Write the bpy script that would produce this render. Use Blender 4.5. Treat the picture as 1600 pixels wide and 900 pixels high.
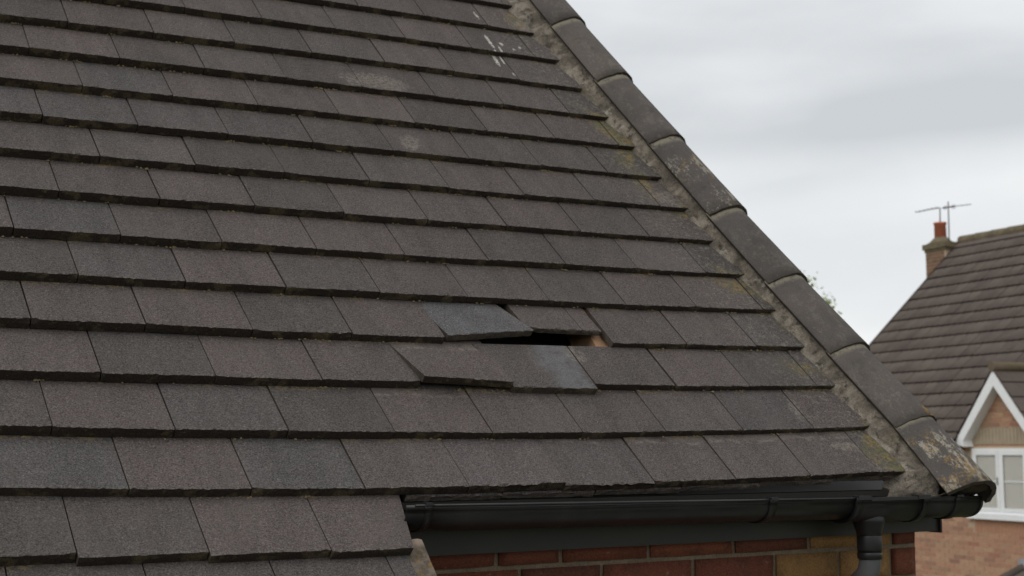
import bpy, math, random
from mathutils import Vector, Matrix, noise
random.seed(7)
S = bpy.context.scene
for o in list(bpy.data.objects): bpy.data.objects.remove(o)
COL = S.collection

# ------------------------------------------------------------------ camera
cam_d = bpy.data.cameras.new('camera'); cam = bpy.data.objects.new('camera', cam_d); COL.objects.link(cam)
cam_d.lens = 50.394; cam_d.sensor_width = 36; cam_d.clip_start = .05; cam_d.clip_end = 3000
right = Vector((0.871878, -0.489663, -0.007628)); down = Vector((0.046698, 0.098634, -0.994027)); fwd = Vector((0.487491, 0.866315, 0.108864))
CAM = Vector((-0.54867, -2.56519, 0.07879))
m = Matrix((right, -down, -fwd)).transposed().to_4x4(); m.translation = CAM
cam.matrix_world = m
S.camera = cam
cam_d.dof.use_dof = True; cam_d.dof.focus_distance = 2.75; cam_d.dof.aperture_fstop = 9.0
S.render.resolution_x = 1024; S.render.resolution_y = 576
def pix(P):
    d = Vector(P) - CAM; z = d.dot(fwd); f = 2239.73
    return 800 + f*d.dot(right)/z, 450 + f*d.dot(down)/z, z

# ------------------------------------------------------------------ world, sun, exposure
S.view_settings.view_transform = 'Standard'; S.view_settings.look = 'None'; S.view_settings.exposure = 0.0
W = bpy.data.worlds.new('World'); S.world = W; W.use_nodes = True
nt = W.node_tree; N = nt.nodes; L = nt.links; N.clear()
SUN_EL, SUN_AZ = math.radians(40), math.radians(248)
sky = N.new('ShaderNodeTexSky'); sky.sky_type = 'NISHITA'; sky.sun_disc = False; sky.sun_elevation = SUN_EL; sky.sun_rotation = SUN_AZ
tc = N.new('ShaderNodeTexCoord'); mp = N.new('ShaderNodeMapping'); mp.inputs['Scale'].default_value = (1.6, 1.6, 6.5); mp.inputs['Location'].default_value = (0.35, 0.1, 0.55)
ns = N.new('ShaderNodeTexNoise'); ns.inputs['Scale'].default_value = 1.25; ns.inputs['Detail'].default_value = 5; ns.inputs['Roughness'].default_value = .42; ns.inputs['Distortion'].default_value = .35
rp = N.new('ShaderNodeValToRGB'); e = rp.color_ramp.elements
e[0].position = .33; e[0].color = (6.3, 6.55, 6.75, 1); e[1].position = .62; e[1].color = (9.3, 9.35, 9.4, 1)
m_ = rp.color_ramp.elements.new(.47); m_.color = (7.9, 8.15, 8.35, 1)
mx = N.new('ShaderNodeMixRGB'); mx.inputs[0].default_value = .95
bg = N.new('ShaderNodeBackground'); bg.inputs['Strength'].default_value = .1; wo = N.new('ShaderNodeOutputWorld')
L.new(tc.outputs['Generated'], mp.inputs[0]); L.new(mp.outputs[0], ns.inputs['Vector']); 
sx = N.new('ShaderNodeSeparateXYZ'); L.new(tc.outputs['Generated'], sx.inputs[0])
def rng_(x, a, b, c, d):
    n = N.new('ShaderNodeMapRange'); n.interpolation_type = 'SMOOTHSTEP'; L.new(x, n.inputs[0])
    for k, q in enumerate((a, b, c, d)): n.inputs[k+1].default_value = q
    return n.outputs[0]
def add_(a, b, op='ADD'):
    n = N.new('ShaderNodeMath'); n.operation = op; L.new(a, n.inputs[0])
    if isinstance(b, (int, float)): n.inputs[1].default_value = b
    else: L.new(b, n.inputs[1])
    return n.outputs[0]
wz = add_(sx.outputs[2], add_(ns.outputs['Fac'], .14, 'MULTIPLY'))           # a low bright gap under a broken grey layer
lay_ = add_(rng_(wz, .268, .222, 0, .23), rng_(wz, .31, .43, 0, .15))
mp2 = N.new('ShaderNodeMapping'); mp2.inputs['Scale'].default_value = (1, 1, 2.2); L.new(tc.outputs['Generated'], mp2.inputs[0])
n2 = N.new('ShaderNodeTexNoise'); n2.inputs['Scale'].default_value = 5.5; n2.inputs['Detail'].default_value = 6; n2.inputs['Roughness'].default_value = .5; n2.inputs['Distortion'].default_value = .3; L.new(mp2.outputs[0], n2.inputs['Vector'])
fc_ = add_(add_(add_(ns.outputs['Fac'], lay_), add_(n2.outputs['Fac'], .22, 'MULTIPLY')), -.16)
L.new(sky.outputs[0], mx.inputs[1]); L.new(rp.outputs[0], mx.inputs[2]); L.new(mx.outputs[0], bg.inputs[0]); L.new(bg.outputs[0], wo.inputs[0]); L.new(fc_, rp.inputs[0])
sd = bpy.data.lights.new('sun', 'SUN'); sd.energy = .85; sd.angle = math.radians(40); sd.color = (1, .96, .9)
so = bpy.data.objects.new('sun', sd); COL.objects.link(so)
sdir = Vector((math.sin(SUN_AZ)*math.cos(SUN_EL), math.cos(SUN_AZ)*math.cos(SUN_EL), math.sin(SUN_EL)))
so.rotation_euler = sdir.to_track_quat('Z', 'Y').to_euler()

# ------------------------------------------------------------------ helpers
WL = {}
def place(o, parent, loc):
    loc = Vector(loc); COL.objects.link(o)
    if parent is not None:
        o.parent = parent; o.location = loc - WL[parent.name]
    else: o.location = loc
    WL[o.name] = loc
    return o
def empty(name, loc, label, cat, rz=0, group=None):
    o = bpy.data.objects.new(name, None); place(o, None, loc); o.rotation_euler.z = rz
    o['label'] = label; o['category'] = cat
    if group: o['group'] = group
    return o
def tag(o, label=None, cat=None, group=None, kind=None):
    if label: o['label'] = label
    if cat: o['category'] = cat
    if group: o['group'] = group
    if kind: o['kind'] = kind
    return o
class MB:
    def __init__(s): s.v = []; s.f = []; s.m = []; s.sm = []; s.uv = []; s.at = {}
    def vert(s, p, **a):
        s.v.append(tuple(p))
        for k, x in a.items(): s.at.setdefault(k, {})[len(s.v)-1] = x
        return len(s.v)-1
    def face(s, idx, mat=0, smooth=False, uv=None):
        s.f.append(tuple(idx)); s.m.append(mat); s.sm.append(smooth); s.uv.append(uv)
    def poly(s, pts, mat=0, smooth=False, uv=None): s.face([s.vert(p) for p in pts], mat, smooth, uv)
    def box(s, x0, x1, y0, y1, z0, z1, mat=0, T=None):
        P = [(x, y, z) for z in (z0, z1) for y in (y0, y1) for x in (x0, x1)]
        if T: P = [T(*p) for p in P]
        i = [s.vert(p) for p in P]
        for q in ((0,2,3,1), (4,5,7,6), (0,1,5,4), (2,6,7,3), (0,4,6,2), (1,3,7,5)): s.face([i[k] for k in q], mat)
    def grid(s, fn, nu, nv, mat=0, smooth=True, closed=False, attrs=None):
        base = len(s.v)
        for j in range(nv+1):
            for i in range(nu+1):
                a = attrs(i/nu, j/nv) if attrs else {}
                s.vert(fn(i/nu, j/nv), **a)
        for j in range(nv):
            for i in range(nu):
                a = base+j*(nu+1)+i
                s.face((a, a+1, a+nu+2, a+nu+1), mat, smooth, [(i/nu, j/nv), ((i+1)/nu, j/nv), ((i+1)/nu, (j+1)/nv), (i/nu, (j+1)/nv)])
    def tube(s, pts, r, n=12, mat=0, caps=True):
        pts = [Vector(p) for p in pts]; rr = r if isinstance(r, (list, tuple)) else [r]*len(pts); rings = []
        for k, p in enumerate(pts):
            d = (pts[min(k+1, len(pts)-1)] - pts[max(k-1, 0)])
            if d.length < 1e-9: d = Vector((0, 0, 1))
            d.normalize(); a = d.cross(Vector((0, 1, 0)) if abs(d.y) < .9 else Vector((1, 0, 0))).normalized(); b = d.cross(a)
            rings.append([s.vert(p + (a*math.cos(t*2*math.pi/n) + b*math.sin(t*2*math.pi/n))*rr[k]) for t in range(n)])
        for k in range(len(rings)-1):
            for t in range(n): s.face((rings[k][t], rings[k][(t+1) % n], rings[k+1][(t+1) % n], rings[k+1][t]), mat, True)
        if caps: s.face(rings[0][::-1], mat); s.face(rings[-1], mat)
    def mesh(s, name, mats, org=(0, 0, 0)):
        me = bpy.data.meshes.new(name); og = Vector(org)
        me.from_pydata([tuple(Vector(p)-og) for p in s.v], [], s.f)
        for mt in (mats if isinstance(mats, (list, tuple)) else [mats]): me.materials.append(mt)
        me.polygons.foreach_set('material_index', s.m); me.polygons.foreach_set('use_smooth', s.sm)
        if any(u is not None for u in s.uv):
            ul = me.uv_layers.new(name='UVMap'); k = 0
            for f, u in zip(s.f, s.uv):
                for q in range(len(f)):
                    if u is not None: ul.data[k].uv = u[q]
                    k += 1
        for an, d in s.at.items():
            at = me.attributes.new(an, 'FLOAT', 'POINT')
            for k, x in d.items(): at.data[k].value = x
        me.update(); return me
    def build(s, name, mats, parent=None, org=(0, 0, 0)):
        o = bpy.data.objects.new(name, s.mesh(name, mats, org)); return place(o, parent, org)

# ------------------------------------------------------------------ material toolkit
class MT:
    def __init__(s, name, rough=.9, spec=.25):
        s.m = bpy.data.materials.new(name); s.m.use_nodes = True; s.t = s.m.node_tree; s.n = s.t.nodes; s.l = s.t.links
        s.b = s.n['Principled BSDF']; s.b.inputs['Roughness'].default_value = rough; s.b.inputs['Specular IOR Level'].default_value = spec
        g = s.n.new('ShaderNodeNewGeometry'); s.pos = g.outputs['Position']
    def v(s, x): return x
    def inp(s, sock, x):
        if hasattr(x, 'is_linked') or isinstance(x, bpy.types.NodeSocket): s.l.new(x, sock)
        elif isinstance(x, (tuple, list)) and len(x) == 3 and len(sock.default_value) == 4: sock.default_value = (*x, 1)
        else: sock.default_value = x
    def noise(s, scale, detail=3, rough=.5, vec=None, dist=0, out='Fac', stretch=None):
        n = s.n.new('ShaderNodeTexNoise'); n.inputs['Scale'].default_value = scale; n.inputs['Detail'].default_value = detail; n.inputs['Roughness'].default_value = rough; n.inputs['Distortion'].default_value = dist
        v = vec or s.pos
        if stretch:
            mp = s.n.new('ShaderNodeMapping'); mp.inputs['Scale'].default_value = stretch; s.l.new(v, mp.inputs[0]); v = mp.outputs[0]
        s.l.new(v, n.inputs['Vector']); return n.outputs[out]
    def math(s, op, a, b=0.0, c=None, clamp=False):
        n = s.n.new('ShaderNodeMath'); n.operation = op; n.use_clamp = clamp; s.inp(n.inputs[0], a); s.inp(n.inputs[1], b)
        if c is not None: s.inp(n.inputs[2], c)
        return n.outputs[0]
    def rng(s, x, a, b, c=0.0, d=1.0):
        n = s.n.new('ShaderNodeMapRange'); n.interpolation_type = 'SMOOTHSTEP'; s.inp(n.inputs[0], x)
        for k, q in enumerate((a, b, c, d)): s.inp(n.inputs[k+1], q)
        return n.outputs[0]
    def mix(s, f, a, b, mode='MIX'):
        n = s.n.new('ShaderNodeMixRGB'); n.blend_type = mode; s.inp(n.inputs[0], f); s.inp(n.inputs[1], a); s.inp(n.inputs[2], b); return n.outputs[0]
    def obj(s, name):
        n = s.n.new('ShaderNodeAttribute'); n.attribute_type = 'OBJECT'; n.attribute_name = name; return n.outputs['Fac']
    def geo(s, name):
        n = s.n.new('ShaderNodeAttribute'); n.attribute_type = 'GEOMETRY'; n.attribute_name = name; return n.outputs['Fac']
    def rand(s): return s.n.new('ShaderNodeObjectInfo').outputs['Random']
    def uv(s):
        u = s.n.new('ShaderNodeUVMap'); x = s.n.new('ShaderNodeSeparateXYZ'); s.l.new(u.outputs[0], x.inputs[0]); return x.outputs[0], x.outputs[1]
    def ramp(s, f, stops):
        n = s.n.new('ShaderNodeValToRGB'); el = n.color_ramp.elements
        while len(el) < len(stops): el.new(.5)
        for k, (p, c) in enumerate(stops): el[k].position = p; el[k].color = (*c, 1)
        s.inp(n.inputs[0], f); return n.outputs[0]
    def bump(s, h, strength=.4, dist=.002):
        n = s.n.new('ShaderNodeBump'); n.inputs['Strength'].default_value = strength; n.inputs['Distance'].default_value = dist; s.l.new(h, n.inputs['Height']); s.l.new(n.outputs[0], s.b.inputs['Normal'])
    def col(s, c): s.inp(s.b.inputs['Base Color'], c); return s.m

# ---- roof frame
G = .1503; TW = .225; TH = .017
VW = Vector((0, .701621, .71255)); NW = Vector((0, -.71255, .701621)); XW = Vector((1, 0, 0))
def TK(u): return min(.0262, max(.0150, .0252-.0053*u))
def hb(v): return .00823*((v/G)-5)**2/25 if v > 0 else .00823 - .0033*v/G
CU = [-0.00066, 0.00525, -0.00329, -0.00141, 0.00329, 0.00212, -0.0061, 0.0054, -0.00531, 0.00491]
CV = [-0.00023, -0.00073, -0.0047, 0.00297, 0.00772, -0.00428, 0.00137, -0.01329, 0.00361, 0.01237]
def settle(iu, iv):                                     # the courses of an old roof wander by a few millimetres
    a = (min(max(iu, -1), 9)-4)/4; c = (min(max(iv, -1.5), 14)-6)/6
    B = [1, a, c, a*a, a*c, c*c, a**3, a*a*c, a*c*c, c**3]
    return iu*TW + sum(x*y for x, y in zip(B, CU)), iv*G + sum(x*y for x, y in zip(B, CV))
def SP(u, v, h=0): return XW*u + VW*v + NW*(hb(v)+h)

def spot_mask(M, ru, rv, spots, nz):
    out = None
    for (u, v, a, b, sl) in spots:                      # elongated blots, half axes a (across) and b (up the slope), sl = slant
        du = M.math('SUBTRACT', ru, u); dv = M.math('SUBTRACT', rv, v)
        du = M.math('SUBTRACT', du, M.math('MULTIPLY', dv, sl))
        d = M.math('ADD', M.math('POWER', M.math('ABSOLUTE', M.math('DIVIDE', du, a)), 2.0), M.math('POWER', M.math('ABSOLUTE', M.math('DIVIDE', dv, b)), 2.0))
        k = M.rng(M.math('ADD', d, M.math('MULTIPLY', M.math('SUBTRACT', nz, .5), 2.6)), .9, .45)
        out = k if out is None else M.math('MAXIMUM', out, k)
    return out

def make_tile_mat():
    M = MT('weathered_concrete_tile', .93, .18)
    ru, rv = M.geo('ru'), M.geo('rv'); ux, uy = M.uv()
    tone = M.obj('tone'); blue = M.obj('blue'); warm = M.obj('warm')
    mott = M.noise(9, 4, .6); mott2 = M.noise(30, 4, .65); fine = M.noise(520, 2, .7); mid = M.noise(170, 3, .7)
    c = M.mix(M.rng(M.math('ADD', M.math('MULTIPLY', mott, .55), M.math('MULTIPLY', warm, .45)), .28, .72), (.073, .0655, .0620), (.094, .0765, .0725))
    c = M.mix(M.math('MULTIPLY', blue, M.rng(M.noise(14, 3, .6), .25, .6, .35, 1.0)), c, (.098, .097, .102))
    c = M.mix(1.0, c, M.mix(tone, (.91, .91, .91), (1.09, 1.09, 1.09)), 'MULTIPLY')
    c = M.mix(M.math('MULTIPLY', M.rng(mott2, .35, .75), .5), c, (.088, .080, .073))
    g = M.rng(M.math('ADD', M.math('MULTIPLY', fine, .5), M.math('MULTIPLY', M.noise(300, 2, .6), .5)), .34, .66, .50, 1.52); c = M.mix(1.0, c, g, 'MULTIPLY')
    c = M.mix(1.0, c, M.rng(mid, .3, .7, .84, 1.17), 'MULTIPLY')
    c = M.mix(M.rng(M.noise(240, 2, .6), .66, .72, 0, .6), c, (.25, .235, .215))      # pale grains
    cv = M.n.new('ShaderNodeCombineXYZ'); M.l.new(ru, cv.inputs[0]); M.l.new(rv, cv.inputs[1])
    st = M.noise(1.0, 4, .6, vec=cv.outputs[0], stretch=(16, 2.2, 1), dist=.4); c = M.mix(1.0, c, M.rng(st, .3, .7, .90, 1.08), 'MULTIPLY')
    st2 = M.noise(1.0, 4, .65, vec=cv.outputs[0], stretch=(30, 7, 1)); c = M.mix(M.rng(st2, .54, .72, 0, .20), c, (.045, .040, .034))
    st3 = M.noise(1.0, 3, .6, vec=cv.outputs[0], stretch=(5, 4, 1)); c = M.mix(M.rng(st3, .48, .68, 0, .25), c, (.110, .094, .086))
    c = M.mix(1.0, c, M.rng(uy, .99, .80, .80, 1.0), 'MULTIPLY') if False else c
    # crumbs of ochre dirt and moss where the course above ends
    lf = M.noise(11, 2, .5); d1 = M.math('MULTIPLY', M.rng(uy, .885, .975), M.rng(lf, .48, .62))
    c = M.mix(M.math('MULTIPLY', d1, M.rng(M.noise(120, 3, .6), .42, .58, 0, .75)), c, (.19, .145, .085))
    # dust line of a slipped course
    tide = M.obj('tide'); tl = M.math('ABSOLUTE', M.math('SUBTRACT', uy, M.math('ADD', .72, M.math('MULTIPLY', M.noise(9, 3, .5), .3))))
    c = M.mix(M.math('MULTIPLY', M.math('MULTIPLY', tide, M.rng(tl, .06, .0)), M.rng(M.noise(60, 4, .6), .4, .65, .0, .5)), c, (.24, .21, .185))
    dtop = M.math('MULTIPLY', M.math('MULTIPLY', tide, M.rng(uy, .80, .95)), M.rng(M.noise(26, 4, .6), .38, .6, .0, .5))
    c = M.mix(dtop, c, (.17, .145, .125))
    # cement smear on a patched tile
    pat = M.math('MULTIPLY', M.obj('patch'), M.math('MULTIPLY', M.rng(M.math('ADD', ux, M.math('MULTIPLY', M.math('SUBTRACT', M.noise(16, 3, .6), .5), .5)), .42, .72), M.rng(ux, 1.05, .9)))
    pat = M.math('MULTIPLY', pat, M.rng(M.noise(38, 5, .7), .3, .62, .25, 1.0)); c = M.mix(M.math('MULTIPLY', pat, .68), c, (.145, .148, .155)); c = M.mix(1.0, c, M.rng(M.noise(260, 2, .7), .3, .7, .85, 1.15), 'MULTIPLY')
    # lichen creeping in from the verge
    vd = M.math('SUBTRACT', M.math('SUBTRACT', 1.99, M.math('MULTIPLY', rv, .108)), ru)
    near = M.rng(vd, .30, .02)
    grey = M.math('MULTIPLY', near, M.rng(M.noise(75, 5, .7), .50, .64)); c = M.mix(M.math('MULTIPLY', grey, .38), c, (.26, .25, .20))
    yel = M.math('MULTIPLY', M.math('MULTIPLY', M.rng(vd, .13, .02), M.rng(M.noise(4.3, 2, .5), .50, .58)), M.rng(M.noise(90, 4, .65), .40, .58))
    c = M.mix(M.math('MULTIPLY', yel, .72), c, M.mix(M.rng(M.noise(30, 2), .45, .6), (.14, .135, .05), (.24, .165, .045)))
    # bird lime and white blots
    nz = M.noise(70, 4, .7, stretch=(1, 1, 1))
    wm0 = spot_mask(M, ru, rv, [(1.566, 2.03, .006, .030, 0), (1.556, 1.875, .007, .06, .06), (1.545, 1.775, .009, .05, .12), (1.572, 1.80, .005, .06, .1), (1.595, 1.87, .008, .014, 0), (1.63, 1.84, .006, .010, 0), (1.66, 1.86, .006, .010, 0), (1.57, 1.69, .006, .012, 0)], nz)
    wm = M.math('MULTIPLY', wm0, M.rng(M.noise(150, 4, .7), .38, .54))
    c = M.mix(M.math('MULTIPLY', wm, .85), c, (.52, .50, .45))
    pm = spot_mask(M, ru, rv, [(1.065, 1.545, .12, .06, 0), (1.08, 1.255, .035, .05, .3), (1.235, .415, .030, .035, 0), (1.78, .23, .02, .05, .2), (1.85, .10, .05, .02, 0), (1.86, 1.10, .06, .05, 0), (1.75, 2.0, .07, .05, 0)], nz)
    c = M.mix(M.math('MULTIPLY', M.math('MULTIPLY', pm, M.rng(M.noise(120, 4, .7), .36, .62)), .5), c, (.26, .225, .19))
    ar = M.math('MULTIPLY', M.rng(uy, .045, .012), M.rng(M.noise(190, 3, .6), .50, .60)); c = M.mix(M.math('MULTIPLY', ar, .45), c, (.20, .185, .165))
    M.bump(M.math('ADD', M.math('MULTIPLY', fine, .6), M.math('MULTIPLY', mid, .6)), .55, .0016)
    return M.col(c)
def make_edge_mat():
    M = MT('tile_edge_dark', .97, .1)  # front edges darker brown than the tile tops, with olive patches
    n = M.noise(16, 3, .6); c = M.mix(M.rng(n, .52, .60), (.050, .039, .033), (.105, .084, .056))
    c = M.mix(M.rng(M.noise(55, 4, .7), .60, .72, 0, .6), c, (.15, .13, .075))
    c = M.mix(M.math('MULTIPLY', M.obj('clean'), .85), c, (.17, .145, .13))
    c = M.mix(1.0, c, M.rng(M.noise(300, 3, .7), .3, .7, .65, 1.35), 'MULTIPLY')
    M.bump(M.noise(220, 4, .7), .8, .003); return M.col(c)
def simple(name, c, c2=None, rough=.9, spec=.25, scale=8, bs=.3, bd=.002, bscale=60, fine=None):
    M = MT(name, rough, spec); out = M.mix(M.rng(M.noise(scale, 4, .6), .32, .68), c, c2 or c)
    if fine: out = M.mix(1.0, out, M.rng(M.noise(fine, 3, .7), .3, .7, .75, 1.25), 'MULTIPLY')
    if bs: M.bump(M.noise(bscale, 4, .65), bs, bd)
    return M.col(out)
def make_mortar():
    M = MT('lime_mortar', .97, .1); c = M.mix(M.rng(M.noise(14, 5, .65), .35, .66), (.125, .108, .088), (.29, .255, .21))
    c = M.mix(M.rng(M.noise(40, 5, .7), .52, .64, 0, .8), c, (.075, .066, .054))
    c = M.mix(M.rng(M.noise(24, 4, .6), .64, .72, 0, .65), c, (.38, .36, .31))
    c = M.mix(M.rng(M.noise(9, 3, .5), .60, .70, 0, .22), c, (.17, .14, .06))
    c = M.mix(1.0, c, M.rng(M.noise(330, 3, .7), .3, .7, .7, 1.3), 'MULTIPLY')
    M.bump(M.noise(130, 6, .72), .9, .006); return M.col(c)
def make_cap():
    M = MT('hip_tile_concrete', .9, .22); ux, uy = M.uv(); tone = M.obj('tone'); li = M.obj('lichen')
    c = M.mix(M.rng(M.noise(7, 4, .6), .3, .7), (.082, .074, .068), (.108, .095, .087))
    c = M.mix(1.0, c, M.mix(tone, (.85, .85, .86), (1.15, 1.13, 1.12)), 'MULTIPLY')
    c = M.mix(M.rng(M.noise(34, 5, .7), .56, .68, 0, .35), c, (.20, .17, .14))
    crust = M.math('MULTIPLY', M.rng(uy, .86, .93), M.rng(M.noise(60, 4, .7), .34, .48)); c = M.mix(M.math('MULTIPLY', crust, .8), c, (.26, .235, .175))
    lc = M.math('MULTIPLY', li, M.math('MULTIPLY', M.rng(uy, .80, .62), M.rng(M.math('ADD', M.noise(20, 3, .6, stretch=(1.8, .6, .6)), M.math('MULTIPLY', M.noise(110, 4, .75, stretch=(1.4, .7, .7)), .9)), 1.0, 1.12))); c = M.mix(M.math('MULTIPLY', lc, .75), c, (.36, .33, .27))
    oc = M.math('MULTIPLY', li, M.math('MULTIPLY', M.math('MULTIPLY', M.rng(uy, .80, .60), M.rng(M.noise(13, 3, .6), .50, .62)), M.rng(M.noise(130, 4, .7), .48, .60))); c = M.mix(M.math('MULTIPLY', oc, .7), c, (.30, .19, .06))
    og = M.math('MULTIPLY', M.obj('orange'), M.math('MULTIPLY', M.rng(uy, .17, .06), M.math('MULTIPLY', M.rng(ux, .42, .55), M.rng(M.noise(80, 4, .7), .42, .54)))); c = M.mix(M.math('MULTIPLY', og, .85), c, (.42, .25, .04))
    gm = M.math('MULTIPLY', M.rng(M.noise(5, 3, .6), .54, .66), M.rng(ux, .45, .8)); c = M.mix(M.math('MULTIPLY', gm, .35), c, (.15, .13, .06))
    c = M.mix(1.0, c, M.rng(M.noise(420, 3, .7), .3, .7, .8, 1.22), 'MULTIPLY')
    c = M.mix(M.rng(M.noise(55, 5, .75), .60, .70, 0, .45), c, (.17, .155, .13)); c = M.mix(M.rng(M.noise(16, 5, .7), .55, .7, 0, .4), c, (.045, .045, .040)); M.bump(M.math('ADD', M.noise(330, 4, .7), M.noise(60, 5, .7)), .6, .0025); return M.col(c)
def make_brick_mat(name, stops, blot=(.07, .035, .026), fine=260):
    M = MT(name, .92, .15); c = M.ramp(M.rand(), stops)
    c = M.mix(M.rng(M.noise(22, 4, .7), .45, .72, 0, .55), c, blot); c = M.mix(M.rng(M.noise(50, 5, .7), .60, .72, 0, .45), c, (.32, .22, .15))
    c = M.mix(1.0, c, M.rng(M.noise(fine, 3, .7), .3, .7, .75, 1.25), 'MULTIPLY'); M.bump(M.noise(110, 5, .7), .6, .003); return M.col(c)
def make_brick_wall(name, c1, c2, mortar, vertical=False):                # far or unseen brickwork, coordinates in metres from the UV map
    M = MT(name, .93, .15); u = M.n.new('ShaderNodeUVMap'); b = M.n.new('ShaderNodeTexBrick'); M.l.new(u.outputs[0], b.inputs['Vector'])
    b.inputs['Scale'].default_value = 1; b.inputs['Brick Width'].default_value = .225; b.inputs['Row Height'].default_value = .075; b.inputs['Mortar Size'].default_value = .005; b.inputs['Mortar Smooth'].default_value = .2
    b.inputs['Color1'].default_value = (*c1, 1); b.inputs['Color2'].default_value = (*c2, 1); b.inputs['Mortar'].default_value = (*mortar, 1)
    c = M.mix(1.0, b.outputs['Color'], M.rng(M.noise(30, 4, .7), .3, .7, .75, 1.25), 'MULTIPLY'); M.bump(b.outputs['Fac'], -.5, .005); return M.col(c)

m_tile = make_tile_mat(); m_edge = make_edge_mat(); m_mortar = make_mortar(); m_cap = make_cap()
m_felt = simple('black_felt', (.012, .012, .012), rough=.9); m_timber = simple('new_timber', (.44, .27, .16), (.34, .20, .115), scale=30, bs=.2)
m_fascia = simple('black_upvc_board', (.026, .025, .022), (.034, .032, .027), rough=.45, spec=.35, scale=3, bs=.04, bscale=20)
def make_gutter_mat():
    M = MT('black_pvc', .32, .45); c = M.mix(M.rng(M.noise(10, 4, .6, stretch=(.3, 1, 1)), .45, .75), (.011, .011, .012), (.022, .022, .021))
    c = M.mix(M.rng(M.noise(90, 4, .7), .64, .74, 0, .4), c, (.10, .095, .085)); c = M.mix(M.rng(M.noise(7, 5, .7, stretch=(3, 1, .5)), .52, .72, 0, .3), c, (.032, .031, .028))
    M.inp(M.b.inputs['Roughness'], M.rng(M.noise(12, 4, .6), .3, .7, .28, .5)); M.bump(M.noise(14, 2, .5), .05, .002); return M.col(c)
m_pvc = make_gutter_mat()
m_brick = make_brick_mat('red_brick', [(0, (.13, .046, .028)), (.3, (.17, .060, .035)), (.55, (.09, .038, .028)), (.8, (.15, .054, .034)), (1, (.12, .043, .028))])
m_buff = make_brick_mat('buff_brick', [(0, (.24, .135, .055)), (1, (.30, .17, .07))], blot=(.12, .075, .04))
m_joint = simple('wall_mortar', (.17, .135, .095), (.22, .175, .125), scale=20, bs=.6, bd=.003, bscale=180, fine=300)
m_wallfar = make_brick_wall('brickwork', (.27, .085, .045), (.19, .06, .038), (.30, .25, .18))
m_nbrick = make_brick_mat('orange_brick', [(0, (.42, .22, .14)), (.25, (.48, .29, .19)), (.45, (.36, .17, .12)), (.6, (.47, .30, .19)), (.8, (.29, .16, .12)), (1, (.45, .25, .16))], blot=(.36, .22, .15), fine=60)
m_nwall = make_brick_wall('orange_brickwork', (.46, .26, .17), (.36, .19, .13), (.46, .37, .28))
m_njoint = simple('pale_mortar', (.46, .35, .25), (.50, .39, .29), bs=0)
m_buffband = simple('buff_soldier', (.42, .34, .25), (.36, .29, .21), scale=6, bs=0)
m_white = simple('white_upvc', (.86, .87, .88), (.82, .83, .84), rough=.4, bs=0)
m_ntile = None
def make_ntile():
    M = MT('brown_roof_tile', .9, .2); c = M.mix(M.rand(), (.100, .080, .071), (.128, .104, .092)); c = M.mix(M.rng(M.noise(3, 4, .6), .4, .7, 0, .7), c, (.15, .125, .105))
    c = M.mix(M.rng(M.noise(14, 4, .7), .62, .7, 0, .5), c, (.20, .165, .11)); return M.col(c)
m_ntile = make_ntile()
m_moss = simple('mossy_mortar', (.19, .155, .10), (.13, .108, .068), scale=9, bs=.5, bd=.02, bscale=20)
m_pot = simple('terracotta', (.60, .20, .12), (.50, .17, .10), scale=5, bs=0)
m_metal = simple('grey_metal', (.12, .125, .135), rough=.5, bs=0)
m_lead = simple('lead_grey', (.33, .34, .36), (.26, .27, .29), bs=0)

# ------------------------------------------------------------------ ground
GZ = -5.0
def ground():
    M = MT('grass_ground', .95, .1); c = M.mix(M.rng(M.noise(.4, 4, .6), .4, .6), (.045, .065, .022), (.075, .08, .035)); c = M.mix(1.0, c, M.rng(M.noise(9, 4, .7), .3, .7, .7, 1.3), 'MULTIPLY'); M.col(c)
    b = MB(); n = 24
    def f(i, j):
        x = (i*2-1); y = (j*2-1); X = math.copysign(abs(x)**3*1500, x); Y = math.copysign(abs(y)**3*1500, y)
        return (X, Y, GZ + (.6*noise.noise(Vector((X*.01, Y*.01, 0))) if abs(X)+abs(Y) > 90 else 0))
    b.grid(f, n*2, n*2); tag(b.build('ground', M.m), kind='structure')
    M = MT('paving_concrete', .9, .2); M.bump(M.noise(60, 4, .6), .3, .003)
    p = MB(); p.box(-6, 6, -6, .09, GZ-.1, GZ+.03)
    tag(p.build('path', M.col(M.mix(M.rng(M.noise(3, 4, .6), .3, .7), (.20, .19, .17), (.27, .255, .23)))), kind='structure')
ground()

# ================================================================== THE NEAR HOUSE
house = empty('brick_house', (0, .1, GZ), 'red brick house in the foreground with dark tiled roof, a displaced tile and black gutter', 'house')
VTOP = 2.70; VB = -.62; UL = -2.6
# the roof part is the felt, the back slope and the ridge line of the carcass
rb = MB()
def shell(h): return lambda i, j: SP(UL + (1.90 - .105*(VB+(VTOP-VB)*j) - UL)*i, VB+(VTOP-VB)*j, h)
rb.grid(lambda i, j: SP(UL + (1.935-.11*(.03+(VTOP-.03)*j) - UL)*i, .03+(VTOP-.03)*j, -.125), 6, 12)
rb.grid(lambda i, j: SP(UL + (.60-UL)*i, VB+(.03-VB)*j, -.125), 3, 3)
top = SP(0, VTOP, -.125)
rb.poly([(UL, top.y, top.z), (1.62, top.y, top.z), (1.95, top.y*2-.1, -.1), (UL, top.y*2-.1, -.1)])
roof = rb.build('roof', [m_felt], house, (0, 0, 0))

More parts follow.
